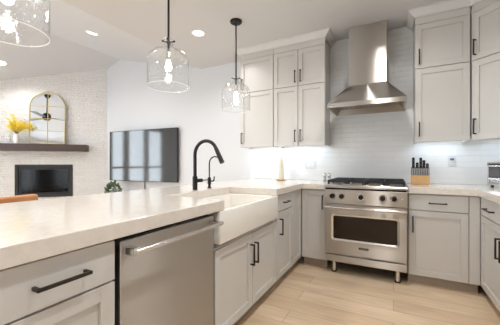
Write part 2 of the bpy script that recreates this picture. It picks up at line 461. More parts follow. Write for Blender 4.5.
P = R(90)       # the peninsula faces +x
XP = -0.925     # its door faces
t = base('grey peninsula base cabinet with a single drawer, left of the dishwasher', (XP, 0.285, 0), P, 0.381)
drawer(t, 0.002, 0.379, 0.716, TOP, 0.16)
door(t, 0.002, 0.379, 0.10, 0.713, None)
t = base('grey base cabinet at the near end of the peninsula', (XP, -0.32, 0), P, 0.603)
drawer(t, 0.002, 0.601, 0.716, TOP, 0.16); door(t, 0.002, 0.601, 0.10, 0.713, (0.55, 0.6))

t = base('wide grey sink base cabinet with two doors under the white apron sink', (XP, 1.306, 0), P, 0.962, top=0.645)
door(t, 0.004, 0.4795, 0.10, 0.640, (0.4795 - 0.031, 0.49), L=0.155)
door(t, 0.4825, 0.958, 0.10, 0.640, (0.4825 + 0.031, 0.49), L=0.155)
t = base('narrow grey base cabinet with one small drawer, right of the apron sink', (XP, 2.27, 0), P, 0.42)
drawer(t, 0.002, 0.418, 0.716, TOP, 0.13); door(t, 0.002, 0.418, 0.10, 0.713, (0.06, 0.575))
t = base('slim grey panel cabinet filling the inner corner left of the range', (XP, 2.692, 0), P, 0.304)
door(t, 0.002, 0.3065, 0.10, TOP, None, rail=0.05)
t = base('tall-doored grey base cabinet directly left of the range', (-0.925 + 0.004, 3.0, 0), 0, 0.271)
door(t, 0.0, 0.270, 0.10, TOP, (0.236, 0.735))
t = base('grey base cabinet with drawer and door directly right of the range', (0.123, 3.0, 0), 0, 0.54)
drawer(t, 0.005, 0.462, 0.717, TOP, 0.14); door(t, 0.005, 0.462, 0.10, 0.714, (0.038, 0.583))
obj('filler_strip', box(B(), 0.465, 0.5405, 0.004, 0.02, 0.10, TOP), 'cab', t, bevel=0.001)
t = base('grey base cabinet on the right-hand run below the toaster oven', (0.665, 2.998, 0), -P, 0.548)
drawer(t, 0.0, 0.545, 0.717, TOP, 0.19); door(t, 0.0, 0.545, 0.10, 0.714, (0.545 - 0.04, 0.556))
t = base('grey base cabinet at the near end of the right-hand run', (0.665, 2.449, 0), -P, 0.53)
drawer(t, 0.002, 0.528, 0.717, TOP, 0.16); door(t, 0.002, 0.528, 0.10, 0.714, (0.04, 0.556))
# back of the peninsula, on the living-room side
tag(obj('peninsula_panel', box(B(), -1.53, -1.512, -0.32, 3.60, 0.0, 0.8735), 'cab'), 'grey finished panel along the living-room side of the peninsula', 'panel')

# worktops
poly = [(-1.90, -0.35), (-0.90, -0.35), (-0.90, 1.372), (-1.385, 1.372), (-1.385, 2.20), (-0.90, 2.20), (-0.90, 2.975), (-0.6515, 2.975), (-0.6515, 3.6115), (-1.90, 3.6115)]
tag(obj('countertop', prism(B(), poly, SB, CT), 'quartz', bevel=0.003), 'long pale quartz worktop of the peninsula, cut out for the sink', 'countertop')
poly = [(0.124, 2.975), (0.640, 2.975), (0.640, 1.90), (1.2615, 1.90), (1.2615, 3.6115), (0.124, 3.6115)]
tag(obj('countertop', prism(B(), poly, SB, CT), 'quartz', bevel=0.003), 'pale quartz worktop right of the range, under the knife block', 'countertop')

# wall cabinets
UB, UT, USP = 1.38, 2.592, 2.136
def upper(label, x0, x1, cols, hands, loc_y=3.29, back=3.611):
    t = thing('wall_cabinet', label, 'cabinet', (x0, loc_y, 0))
    w = x1 - x0
    bm = box(B(), 0.001, w - 0.001, 0.0205, back - loc_y, UB + 0.045, UT + 0.06)
    for a in (0.001, w - 0.019): box(bm, a, a + 0.018, 0.0205, back - loc_y, UB, UB + 0.0455)
    box(bm, 0.019, w - 0.019, 0.0205, 0.036, UB, UB + 0.0455)
    obj('cabinet_body', bm, 'cab', t)
    cw = w / cols
    for i in range(cols):
        a, b = i * cw + 0.002, (i + 1) * cw - 0.002
        hx = a + 0.034 if hands[i] == 'l' else b - 0.034
        door(t, a, b, UB, USP - 0.002, (hx, 1.507)); door(t, a, b, USP + 0.002, UT, (hx, 2.255))
    obj('frieze_board', box(B(), 0.001, w - 0.001, 0.004, 0.02, UT + 0.003, 2.70), 'cab', t)
    return t
upper('single-column greige wall cabinet at the left, beside the right-hand pendant', -1.90, -1.397, 1, 'l')
upper('double-door greige wall cabinet left of the range hood', -1.395, -0.725, 2, 'rl')
upper('greige wall cabinet right of the range hood, over the knife block', 0.198, 0.655, 1, 'l')

# diagonal corner wall cabinet and, past the edge of the picture, its neighbour on the right wall
t = thing('wall_cabinet', 'greige wall cabinet on the right wall, nearer than the diagonal corner cabinet', 'cabinet', (0.94, 3.008, 0), -P)
bm = box(B(), 0.001, 0.92, 0.0205, 0.321, UB + 0.045, UT + 0.06); box(bm, 0.001, 0.92, 0.0205, 0.036, UB, UB + 0.0455); box(bm, 0.902, 0.92, 0.0205, 0.321, UB, UB + 0.0455)
obj('cabinet_body', bm, 'cab', t)
for a, b, hx in ((0.002, 0.459, 0.425), (0.461, 0.919, 0.495)):
    door(t, a, b, UB, USP - 0.002, (hx, 1.507)); door(t, a, b, USP + 0.002, UT, (hx, 2.255))
obj('frieze_board', box(B(), 0.001, 0.92, 0.004, 0.02, UT + 0.003, 2.70), 'cab', t)
A = Vector((0.659, 3.292)); W = 0.43
t = thing('wall_cabinet', 'diagonal corner wall cabinet at the right edge, above the toaster oven', 'cabinet', (A.x, A.y, 0), -R(45))
inv = Matrix.Rotation(R(45), 2)
def loc2(p): v = inv @ (Vector(p) - A); return (v.x, v.y)
foot = [loc2(q) for q in ((0.662, 3.318), (0.662, 3.609), (1.259, 3.609), (1.259, 3.012), (0.968, 3.012))]
obj('cabinet_body', prism(B(), foot, UB + 0.045, UT + 0.06), 'cab', t)
obj('light_rail', box(B(), 0.006, W - 0.004, 0.0205, 0.036, UB, UB + 0.0445), 'cab', t)
door(t, 0.006, W - 0.004, UB, USP - 0.002, (0.042, 1.507), rail=0.06); door(t, 0.006, W - 0.004, USP + 0.002, UT, (0.042, 2.255), rail=0.06)
obj('frieze_board', box(B(), 0.004, W - 0.002, 0.004, 0.02, UT + 0.003, 2.70), 'cab', t)

# crown mouldings: angled cove profile swept round the cabinet tops
def crown(name, path, closed_ends=True):
    """path of (x, y) corners with the outside on the right-hand side; mitred"""
    prof = [(0.0, 2.665), (0.012, 2.665), (0.012, 2.675), (0.060, 2.722), (0.066, 2.722), (0.066, 2.7395), (0.0, 2.7395)]
    bm = B(); pts = [Vector(p) for p in path]; rings = []
    for i, p in enumerate(pts):
        if i == 0: n = (pts[1] - p).normalized(); off = Vector((n.y, -n.x)); k = 1
        elif i == len(pts) - 1: n = (p - pts[i - 1]).normalized(); off = Vector((n.y, -n.x)); k = 1
        else:
            n1 = (p - pts[i - 1]).normalized(); n2 = (pts[i + 1] - p).normalized()
            o1 = Vector((n1.y, -n1.x)); o2 = Vector((n2.y, -n2.x)); off = (o1 + o2).normalized(); k = 1 / max(0.3, off.dot(o1))
        rings.append([bm.verts.new((p.x + off.x * d * k, p.y + off.y * d * k, z)) for d, z in prof])
    m = len(prof)
    for a, b in zip(rings, rings[1:]):
        for k in range(m): bm.faces.new((a[k], a[(k + 1) % m], b[(k + 1) % m], b[k]))
    bm.faces.new(rings[0]); bm.faces.new(rings[-1][::-1])
    return struct(name, bm, 'crown')
crown('trim_crown_left', [(-1.90, 3.611), (-1.90, 3.29), (-0.725, 3.29), (-0.725, 3.611)])
crown('trim_crown_right', [(0.198, 3.611), (0.198, 3.29), (0.659, 3.29), (0.940, 3.011), (0.940, 2.088), (1.259, 2.088)])

# under-cabinet light strips
def led(label, x0, x1, y, rotz=0.0, loc=None):
    t = thing('led_strip_light', label, 'light', loc or ((x0 + x1) / 2, y, UB + 0.0445), rotz)
    w = (x1 - x0) / 2
    obj('housing', box(B(), -w, w, -0.012, 0.012, -0.012, -0.0005), 'plastic_w', t)
    obj('diffuser', box(B(), -w + 0.005, w - 0.005, -0.008, 0.008, -0.015, -0.0121), 'led', t)
    lamp_area(t, 2 * w, LED_W * 2 * w / 0.6, (0.74, 0.87, 1.0), (0, 0, -0.018), (0, 0, 0), 'RECTANGLE', 0.02)
led('unseen light strip added under the wall cabinet on the right wall', -0.42, 0.42, 0, -P, (1.12, 2.55, UB + 0.0445))  # added out of view, for a bluish streak in the dishwasher steel
led('slim white light strip under the wall cabinets left of the hood', -1.85, -0.78, 3.47)
led('slim white light strip under the wall cabinet right of the hood', 0.22, 0.64, 3.47)
led('slim white light strip under the diagonal corner cabinet', -0.2, 0.2, 0, -R(45), (1.0, 3.33, UB + 0.0445))

# ------------------------------------------------------------------ dishwasher
t = thing('dishwasher', 'stainless steel dishwasher with a bar handle in the peninsula', 'dishwasher', (XP, 0.672, 0), P)
w = 0.628
obj('tub', box(B(), 0.006, w - 0.004, 0.04, 0.58, 0.10, 0.862), 'blackg', t)
obj('door', box(B(), 0.012, w - 0.004, 0, 0.038, 0.105, 0.852), 'steel_dw', t, bevel=0.004)
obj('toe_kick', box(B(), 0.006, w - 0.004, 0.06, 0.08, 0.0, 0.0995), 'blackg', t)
hd = obj('handle', cyl(B(), (0.030, -0.062, 0.815), (0.618, -0.062, 0.815), 0.0115, n=24), 'chrome', t, smooth=True)
for x in (0.040, 0.594):
    obj('handle_bracket', box(B(), x - 0.015, x + 0.018, -0.064, 0.0, 0.800, 0.830), 'chrome', hd, bevel=0.004)
# ------------------------------------------------------------------ apron sink
t = thing('farmhouse_sink', 'white fireclay apron-front sink set into the peninsula', 'sink', (0, 0, 0))
bm = B()
X0, X1, Y0, Y1, Z0, Z1 = -1.415, -0.893, 1.318, 2.222, 0.672, 0.8735
def rrect(x0, x1, y0, y1, r, z, n=5):
    out = []
    for cx, cy, a0 in ((x1 - r, y1 - r, 0), (x0 + r, y1 - r, 90), (x0 + r, y0 + r, 180), (x1 - r, y0 + r, 270)):
        for k in range(n + 1):
            a = R(a0 + 90 * k / n); out.append((cx + r * math.cos(a), cy + r * math.sin(a), z))
    return out
loops = [rrect(X0 + .01, X1 - .012, Y0 + .01, Y1 - .01, .012, Z0), rrect(X0, X1 - .003, Y0, Y1, .016, Z0 + .006), rrect(X0, X1, Y0, Y1, .018, Z0 + .014),
         rrect(X0, X1, Y0, Y1, .018, Z1 - .012), rrect(X0 + .002, X1 - .004, Y0 + .002, Y1 - .002, .018, Z1 - .003), rrect(X0 + .008, X1 - .012, Y0 + .008, Y1 - .008, .018, Z1),
         rrect(X0 + .032, X1 - .030, Y0 + .050, Y1 - .030, .03, Z1), rrect(X0 + .040, X1 - .038, Y0 + .058, Y1 - .038, .035, Z1 - .008),
         rrect(X0 + .045, X1 - .043, Y0 + .063, Y1 - .043, .045, Z0 + .05), rrect(X0 + .075, X1 - .073, Y0 + .093, Y1 - .073, .05, Z0 + .022)]
rings = [[bm.verts.new(v) for v in L] for L in loops]
n = len(rings[0])
for a, b in zip(rings, rings[1:]):
    for k in range(n): bm.faces.new((a[k], a[(k + 1) % n], b[(k + 1) % n], b[k]))
bm.faces.new(rings[0][::-1]); bm.faces.new(rings[-1])
obj('basin', bm, 'ceramic', t, smooth=True)
obj('drain', lathe(B(), [(0.045, 0.6955), (0.043, 0.699), (0.03, 0.6975), (0.001, 0.6965)], (-1.18, 1.78), 24), 'chrome', t, smooth=True)

# ------------------------------------------------------------------ faucets
t = thing('kitchen_faucet', 'tall matte black gooseneck faucet behind the sink', 'faucet', (-1.481, 1.805, CT))
obj('body', lathe(B(), [(0.021, 0), (0.021, 0.108), (0.019, 0.114), (0.0005, 0.114)], n=24), 'black', t, smooth=True)
pts = [(0, 0, 0.11), (0, 0, 0.2), (0, 0, 0.295)]
for k in range(1, 15):
    a = R(180 - k * 158 / 14); pts.append((0.113 + 0.113 * math.cos(a), 0, 0.295 + 0.113 * math.sin(a)))
d = (Vector(pts[-1]) - Vector(pts[-2])).normalized(); e0 = Vector(pts[-1])
obj('spout', tube(B(), pts, 0.0145, 16), 'black', t, smooth=True)
obj('spray_head', cyl(B(), e0 - d * 0.01, e0 + d * 0.125, 0.0165, 0.020, 20), 'black', t, smooth=True)
h = obj('lever', cyl(B(), (0.012, 0.012, 0.078), (0.028, 0.058, 0.078), 0.0165, n=20), 'black', t, smooth=True)
obj('lever_arm', cyl(B(), (0.028, 0.058, 0.078), (0.045, 0.135, 0.080), 0.0055, 0.004, 12), 'black', h, smooth=True)
t = thing('filter_tap', 'slim black filtered-water tap right of the tall faucet', 'faucet', (-1.476, 2.0, CT))
obj('body', lathe(B(), [(0.020, 0), (0.020, 0.006), (0.012, 0.012), (0.012, 0.03), (0.016, 0.04), (0.016, 0.085), (0.011, 0.098), (0.0005, 0.098)], n=20), 'black', t, smooth=True)
pts = [(0, 0, 0.09), (0, 0, 0.2)]
for k in range(0, 13):
    a = R(180 - k * 150 / 12); pts.append((0.062 + 0.062 * math.cos(a), 0, 0.222 + 0.062 * math.sin(a)))
obj('spout', tube(B(), pts, 0.006, 12), 'black', t, smooth=True)
obj('lever', tube(B(), [(0.014, 0.01, 0.06), (0.030, 0.026, 0.066), (0.034, 0.03, 0.105)], [0.008, 0.007, 0.006], 10), 'black', t, smooth=True)

# ------------------------------------------------------------------ range
RX, RW = -0.2645, 0.762
t = thing('range_cooker', 'stainless steel gas range with five black knobs under the hood', 'range', (RX, 2.93, 0))
h = RW / 2
obj('body', box(B(), -h, h, 0.03, 0.675, 0.125, 0.905), 'steel', t, bevel=0.002)
obj('cooktop', box(B(), -h, h, 0.03, 0.675, 0.9055, 0.928), 'steel', t, bevel=0.003)
# bullnose and knob panel
bm = B(); prism(bm, [(-0.03, 0.905), (0.0295, 0.905), (0.0295, 0.938), (-0.012, 0.938), (-0.026, 0.934), (-0.032, 0.922)], -h, h, 'x')
obj('bullnose', bm, 'steel', t, bevel=0.002)
obj('drip_gap', box(B(), -h + 0.01, h - 0.01, -0.018, 0.0295, 0.8885, 0.9048), 'blackg', t)
bm = B(); prism(bm, [(-0.022, 0.742), (0.0295, 0.742), (0.0295, 0.888), (-0.030, 0.888)], -h, h, 'x')
pn = obj('control_panel', bm, 'steel', t, bevel=0.002)
for x in (-0.298, -0.205, -0.022, 0.172, 0.270):
    k = obj('knob', cyl(B(), (x, -0.062, 0.820), (x, -0.030, 0.821), 0.022, 0.025, 28), 'black', t, smooth=True, bevel=0.002)
    obj('knob_bezel', cyl(B(), (x, -0.0335, 0.820), (x, -0.0265, 0.820), 0.036, n=28), 'chrome', k, smooth=True)
    obj('knob_grip', box(B(), x - 0.005, x + 0.005, -0.074, -0.0615, 0.797, 0.843), 'black', k, bevel=0.002)
ob = obj('indicator_lamp', cyl(B(), (0.338, -0.030, 0.822), (0.338, -0.025, 0.822), 0.006, n=14), 'plastic_w', t)
# oven door
dr = obj('oven_door', box(B(), -h + 0.004, h - 0.004, 0, 0.029, 0.215, 0.736), 'steel', t, bevel=0.004)
wx0, wx1, wz0, wz1 = -0.295, 0.297, 0.375, 0.612
bm = B()
f = 0.020
lo = rrect(wx0 - f, wx1 + f, wz0 - f, wz1 + f, 0.03, 0); li = rrect(wx0, wx1, wz0, wz1, 0.016, 0)
ro = [bm.verts.new((x, 0.001, z)) for x, z, _ in lo]; rm = [bm.verts.new((x * 0.995, -0.009, wz0 + (z - wz0) * 0.99 + 0.001)) for x, z, _ in lo]; ri = [bm.verts.new((x, -0.0015, z)) for x, z, _ in li]
for a, b in ((ro, rm), (rm, ri)):
    for k in range(len(a)): bm.faces.new((a[k], a[(k + 1) % len(a)], b[(k + 1) % len(a)], b[k]))
obj('window_bezel', bm, 'chrome', dr, smooth=True)
bm = B(); bm.faces.new([bm.verts.new((x, -0.002, z)) for x, z, _ in li]); r = bmesh.ops.extrude_face_region(bm, geom=bm.faces[:])
bmesh.ops.translate(bm, verts=[v for v in r['geom'] if isinstance(v, bmesh.types.BMVert)], vec=(0, 0.004, 0))
obj('window_glass', bm, 'oven_glass', dr)
hd = obj('handle', cyl(B(), (-h + 0.012, -0.062, 0.706), (h - 0.012, -0.062, 0.706), 0.0125, n=24), 'chrome', dr, smooth=True)
for s in (-1, 1):
    obj('handle_bracket', box(B(), s * (h - 0.020) - 0.014, s * (h - 0.020) + 0.014, -0.066, 0, 0.692, 0.722), 'chrome', hd, bevel=0.004)
npl = obj('nameplate', box(B(), -0.046, 0.046, -0.003, 0.001, 0.289, 0.309), 'blackg', dr)
def letters(parent, size, loc, rot, mat):
    cu = bpy.data.curves.new('lettering', 'FONT'); cu.body = 'VIKING'; cu.size = size; cu.align_x = 'CENTER'; cu.align_y = 'CENTER'; cu.extrude = 0.0006; cu.space_character = 1.15
    tmp = bpy.data.objects.new('lettering_curve', cu); me = bpy.data.meshes.new_from_object(tmp); me.name = 'lettering'
    bpy.data.objects.remove(tmp); me.materials.clear(); me.materials.append(M[mat])
    o = bpy.data.objects.new('lettering', me); C.objects.link(o); o.parent = parent; o.location = loc; o.rotation_euler = rot
    return o
letters(npl, 0.020, (0, -0.0036, 0.299), (R(90), 0, 0), 'chrome')
obj('kick_panel', box(B(), -h + 0.004, h - 0.004, 0.004, 0.029, 0.128, 0.198), 'steel', t, bevel=0.003)
for x in (-0.30, 0.30):
    for y in (0.08, 0.60):
        lg = obj('leg', lathe(B(), [(0.021, 0.012), (0.019, 0.1248)], (x, y), 20, True), 'chrome', t, smooth=True)
        obj('foot', lathe(B(), [(0.027, 0.0), (0.027, 0.0115)], (x, y), 20, True), 'black', lg, smooth=True)
# burners and grates
for x in (-0.19, 0.19):
    for y in (0.19, 0.49):
        b = obj('burner', lathe(B(), [(0.055, 0.9285), (0.05, 0.938), (0.001, 0.938)], (x, y), 24), 'chrome', t, smooth=True)
        obj('burner_cap', lathe(B(), [(0.038, 0.9385), (0.038, 0.948), (0.032, 0.951), (0.001, 0.951)], (x, y), 24), 'iron', b, smooth=True)
for x0, x1 in ((-0.365, -0.003), (0.003, 0.365)):
    bm = B(); z0, z1 = 0.958, 0.982; w = 0.007
    for y in (0.050, 0.34, 0.635): box(bm, x0, x1, y - w, y + w, z0, z1)
    for x in (x0 + w, x1 - w): box(bm, x - w, x + w, 0.05, 0.635, z0, z1)
    xc = (x0 + x1) / 2
    for yc in (0.19, 0.49):
        for s in (-1, 1):
            box(bm, xc + s * 0.028, xc + s * 0.176, yc - 0.005, yc + 0.005, z0, z1 + 0.003)
            box(bm, xc - 0.005, xc + 0.005, min(yc + s * 0.028, yc + s * 0.145), max(yc + s * 0.028, yc + s * 0.145), z0, z1 + 0.003)
            for q in (-1, 1):
                cyl(bm, (xc + s * 0.04, yc + q * 0.04, z1 - 0.004), (xc + s * 0.13, yc + q * 0.115, z1 - 0.004), 0.005, n=6)
    for x in (x0 + 0.008, x1 - 0.008):
        for y in (0.056, 0.34, 0.629): box(bm, x - 0.008, x + 0.008, y - 0.008, y + 0.008, 0.9282, z1)
    obj('grate', bm, 'iron', t, bevel=0.0015)

# ------------------------------------------------------------------ hood
t = thing('range_hood', 'stainless steel chimney range hood on the tiled wall above the range', 'range hood', (RX, 3.611, 0))
D, zb, zl, zc = 0.57, 1.768, 1.815, 2.062     # depth, underside, top of front lip, foot of chimney
cw, cd = 0.20, 0.275
def ring(bm, x, y0, z): return [bm.verts.new(v) for v in ((-x, 0, z), (-x, -y0, z), (x, -y0, z), (x, 0, z))]
bm = B()
r0, r1, r2 = ring(bm, h, D, zb), ring(bm, h, D, zl), ring(bm, cw, cd, zc)
i0 = ring(bm, h - 0.012, D - 0.012, zb); i1 = ring(bm, h - 0.05, D - 0.06, zl + 0.028)
for v in i0 + i1:
    if v.co.y > -0.01: v.co.y = -0.012
for a, b in ((r0, r1), (r1, r2), (i0, r0), (i1, i0)):
    for k in range(4): bm.faces.new((a[k], a[(k + 1) % 4], b[(k + 1) % 4], b[k]))
bm.faces.new(r2); 
obj('canopy', bm, 'steel', t)
fl = obj('filter', box(B(), -h + 0.052, h - 0.052, -D + 0.062, -0.014, zl + 0.026, zl + 0.030), 'filter', t)
for i in range(12):
    x = -0.30 + i * 0.0545
    obj('baffle', cyl(B(), (x, -D + 0.08, zl + 0.024), (x, -0.03, zl + 0.024), 0.006, n=8), 'filter', fl, smooth=True)
obj('chimney', box(B(), -cw, cw, -cd, 0, zc + 0.001, H - 0.002), 'steel_v', t, bevel=0.003)
pl = obj('nameplate', box(B(), -h + 0.025, -h + 0.085, -D - 0.003, -D + 0.0005, 1.784, 1.802), 'chrome', t)
letters(pl, 0.014, (-h + 0.055, -D - 0.0036, 1.793), (R(90), 0, 0), 'black')
for x in (-0.2, 0.2):
    obj('hood_lamp', cyl(B(), (x, -0.47, zl + 0.010), (x, -0.47, zl + 0.0255), 0.022, n=20), 'chrome', t)

# ------------------------------------------------------------------ recessed lights
def downlight(label, x, y):
    z = vault(x); s = 0.0
    if x < XE: s = math.atan((ZRG - H) / (XE - XRG)) if x > XRG else -math.atan(K2)
    t = thing('recessed_downlight', label, 'ceiling light', (x, y, z), 0, 'recessed downlights')
    t.rotation_euler = (0, s, 0)
    obj('trim_ring', lathe(B(), [(0.062, -0.001), (0.064, -0.004), (0.082, -0.004), (0.085, -0.0005)], n=36), 'trimw', t, smooth=True)
    obj('lens', lathe(B(), [(0.0005, -0.003), (0.0625, -0.003), (0.0625, -0.0008), (0.0005, -0.0008)], n=36), 'lens', t, smooth=True)
    lamp_area(t, 0.12, DOWNLIGHT_W, (1.0, 0.985, 0.965), (0, 0, -0.008), spread=150)
downlight('round recessed light in the flat kitchen ceiling between two pendants', -2.09, 2.61)
downlight('round recessed light in the near slope of the vaulted ceiling', -3.65, 2.27)
downlight('round recessed light in the far grey slope above the fireplace wall', -6.05, 2.145)
for i, (x, y) in enumerate(((-0.15, 2.35), (-0.15, 0.8), (-0.15, -0.9), (-2.09, 1.0), (-2.09, -0.7), (-3.65, 0.6), (-6.05, 0.4))):  # last two are unseen, added to brighten the stone wall
    downlight('round recessed light over the ' + ['aisle in front of the range', 'aisle beside the dishwasher', 'floor behind the camera', 'peninsula stools', 'near end of the peninsula', 'near half of the living room, added unseen to brighten it', 'far half of the living room, by the left windows, added unseen to brighten it'][i], x, y)

# ------------------------------------------------------------------ pendants
def pendant(label, x, y):
    t = thing('pendant_light', label, 'pendant light', (x, y, H), 0, 'glass pendants over the peninsula')
    z = lambda v: v - H
    obj('ceiling_canopy', lathe(B(), [(0.0005, 0), (0.066, -0.0005), (0.066, -0.016), (0.058, -0.024), (0.0005, -0.026)], n=32), 'black', t, smooth=True)
    obj('rod', cyl(B(), (0, 0, -0.02), (0, 0, z(2.02)), 0.0085, n=14), 'black', t, smooth=True)
    bm = B(); cyl(bm, (0, 0, z(2.085)), (0, 0, z(2.105)), 0.016, n=16)
    for a in (0.6, 0.6 + math.pi / 2, 0.6 + math.pi, 0.6 + 1.5 * math.pi):
        cyl(bm, (0.01 * math.cos(a), 0.01 * math.sin(a), z(2.098)), (0.044 * math.cos(a), 0.044 * math.sin(a), z(2.106)), 0.0045, n=8)
        ball(bm, (0.044 * math.cos(a), 0.044 * math.sin(a), z(2.106)), 0.008, n=8)
    obj('shade_holder', bm, 'black', t, smooth=True)
    prof = [(0.044, 2.118), (0.038, 2.104), (0.0355, 2.085), (0.0375, 2.06), (0.050, 2.043), (0.085, 2.030), (0.120, 2.015), (0.143, 1.993), (0.155, 1.963), (0.1585, 1.925),
            (0.1585, 1.87), (0.158, 1.82), (0.157, 1.765), (0.157, 1.750)]
    inner = [(r - 0.003, zz) for r, zz in prof[::-1]]
    s = obj('glass_shade', lathe(B(), [(r, z(q)) for r, q in prof] + [(r, z(q)) for r, q in inner], n=64), 'shade', t, smooth=True)
    bm = B()
    prr = []
    for k in range(9): a = 2 * math.pi * k / 8; prr.append((0.1555 + 0.0028 * math.cos(a), z(1.750) + 0.0028 * math.sin(a)))
    obj('rim', lathe(bm, prr, n=64), 'rim', s, smooth=True)
    obj('socket', lathe(B(), [(0.0005, z(2.03)), (0.016, z(2.028)), (0.018, z(1.99)), (0.018, z(1.955)), (0.0005, z(1.953))], n=20), 'chrome', t, smooth=True)
    obj('bulb', lathe(B(), [(0.010, z(1.952)), (0.014, z(1.942)), (0.021, z(1.925)), (0.0245, z(1.906)), (0.0225, z(1.89)), (0.014, z(1.878)), (0.0005, z(1.874))], n=20), 'bulb', t, smooth=True)
M['rim'] = plain('rim_painted_glint', (0.93, 0.94, 0.95, 1), 0.12, spec=1.0)  # opaque near-white, painting in the bright glint of the clear glass edge
pendant('clear glass bell pendant cut off by the upper left corner', -1.546, 0.57)
pendant('clear glass bell pendant hanging in the middle, left of the faucet', -1.546, 1.566)
pendant('clear glass bell pendant in front of the left wall cabinets', -1.546, 2.588)

# ------------------------------------------------------------------ fireplace wall
t = thing('fireplace', 'black gas fireplace with a glass front in the stone wall', 'fireplace', FC, FR)
bm = B(); e = 0.485
box(bm, -e, FX0 + 0.035, -0.012, 0.10, FZ0, FZ1 + 0.012); box(bm, FX1 - 0.035, e, -0.012, 0.10, FZ0, FZ1 + 0.012)
box(bm, FX0 + 0.035, FX1 - 0.035, -0.012, 0.10, FZ1 - 0.030, FZ1 + 0.012); box(bm, FX0 + 0.035, FX1 - 0.035, -0.012, 0.10, FZ0, FZ0 + 0.05)
M['fire_frame'] = plain('fire_frame', srgb(42, 42, 45), 0.6)
obj('outer_frame', bm, 'fire_frame', t, bevel=0.002)
bm = B(); a = 0.42
box(bm, -a - 0.013, -a + 0.02, 0.01, 0.03, FZ0 + 0.05, FZ1 - 0.03); box(bm, a - 0.02, a + 0.013, 0.01, 0.03, FZ0 + 0.05, FZ1 - 0.03)
box(bm, -a + 0.02, a - 0.02, 0.01, 0.03, FZ1 - 0.09, FZ1 - 0.03); box(bm, -a + 0.02, a - 0.02, 0.01, 0.03, FZ0 + 0.05, FZ0 + 0.09)
obj('inner_frame', bm, 'firebox', t, bevel=0.002)
obj('glass_front', box(B(), -a + 0.018, a - 0.018, 0.018, 0.022, FZ0 + 0.085, FZ1 - 0.085), 'fireglass', t)
bm = B()
box(bm, -0.44, 0.44, 0.48, 0.5, FZ0, FZ1); box(bm, -0.45, -0.435, 0.11, 0.5, FZ0, FZ1); box(bm, 0.435, 0.45, 0.11, 0.5, FZ0, FZ1)
box(bm, -0.45, 0.45, 0.11, 0.5, FZ0 - 0.015, FZ0); box(bm, -0.45, 0.45, 0.11, 0.5, FZ1, FZ1 + 0.015)
obj('firebox', bm, 'firebox', t)
for (x0, y0, x1, y1, z0, r) in ((-0.28, 0.25, 0.26, 0.22, 0.58, 0.045), (-0.2, 0.36, 0.24, 0.38, 0.60, 0.05), (-0.12, 0.2, 0.1, 0.4, 0.68, 0.036)):
    obj('log', tube(B(), [(x0, y0, z0), ((x0 + x1) / 2, (y0 + y1) / 2, z0 + 0.02), (x1, y1, z0)], [r, r * 1.1, r * 0.9], 12), 'log', t, smooth=True)

t = thing('mantel_shelf', 'dark brown wooden mantel beam on the white stone wall', 'mantel', (FC[0], FC[1], 0), FR)
obj('beam', box(B(), -0.775, 0.775, -0.205, -0.001, 1.405, 1.537), 'mantel', t, bevel=0.004)

# arched mirror leaning on the wall
MZ = 1.5375
t = thing('arched_mirror', 'arched gold-framed mirror with grid bars leaning above the mantel', 'mirror', (FC[0], FC[1], MZ), FR)
mc = 0.075                                  # centre along the wall
mw, mh = 0.305, 1.035
def arch(r, y, n=24):
    zs = mh - mw
    pts = [(mc - r, y, mw - r if r < mw else 0.0)] if False else [(mc - r, y, 0.012)]
    pts += [(mc + r * math.cos(R(180 - 180 * k / n)), y, zs + r * math.sin(R(180 - 180 * k / n))) for k in range(n + 1)]
    pts += [(mc + r, y, 0.012)]
    return pts
lean = bpy.data.objects.new('lean_pivot', None)
tilt = R(2.2)
bm = B(); bm2 = B()
tube(bm, arch(mw - 0.011, -0.08) + [(mc - mw + 0.011, -0.08, 0.012)], 0.011, 10)
fr = obj('frame', bm, 'gold', t, smooth=True)
bm.free() if False else None
face = [(x, z) for x, y, z in arch(mw - 0.012, 0)]
gl = obj('glass', prism(B(), face, -0.083, -0.079, 'y'), 'mirror', t)
bm = B(); box(bm, mc - 0.005, mc + 0.005, -0.090, -0.082, 0.012, mh - 0.012)
zr = [0.258, 0.500, 0.742]
for z in zr: box(bm, mc - mw + 0.012, mc + mw - 0.012, -0.090, -0.082, z - 0.005, z + 0.005)
br = obj('grid_bar', bm, 'gold', t)
for o in (fr, gl, br): o.rotation_euler = (-tilt, 0, 0)

# vase of forsythia
vx, vy = -0.40, -0.152
t = thing('flower_vase', 'white vase of yellow blossom branches on the mantel', 'vase', (FC[0] + 0.7071 * vx + 0.7071 * -vy, FC[1] + 0.7071 * vx - 0.7071 * -vy, MZ))
obj('vase', lathe(B(), [(0.001, 0), (0.034, 0.0), (0.044, 0.05), (0.040, 0.12), (0.028, 0.165), (0.031, 0.185), (0.026, 0.182), (0.022, 0.16), (0.001, 0.15)], n=28), 'vase', t, smooth=True)
bs = B(); bp = B()
def petal(bm, c, s):
    q = Vector((random.gauss(0, 1), random.gauss(0, 1), random.gauss(0, 1))).normalized()
    u = q.orthogonal().normalized(); v = q.cross(u)
    for k in range(4):
        a = k * math.pi / 2; d = u * math.cos(a) + v * math.sin(a); e2 = u * -math.sin(a) + v * math.cos(a)
        bm.faces.new([bm.verts.new(c), bm.verts.new(c + d * s * .6 + e2 * s * .3 + q * s * .2), bm.verts.new(c + d * s + q * s * .45), bm.verts.new(c + d * s * .6 - e2 * s * .3 + q * s * .2)])
tips = [(-0.20, 0.0, 0.52), (-0.14, 0.05, 0.40), (-0.10, -0.05, 0.60), (-0.03, 0.03, 0.52), (0.05, -0.04, 0.44), (0.14, 0.03, 0.42), (0.22, 0.0, 0.42), (0.31, -0.02, 0.40), (0.36, 0.0, 0.34), (-0.17, -0.03, 0.33), (0.10, 0.0, 0.34)]
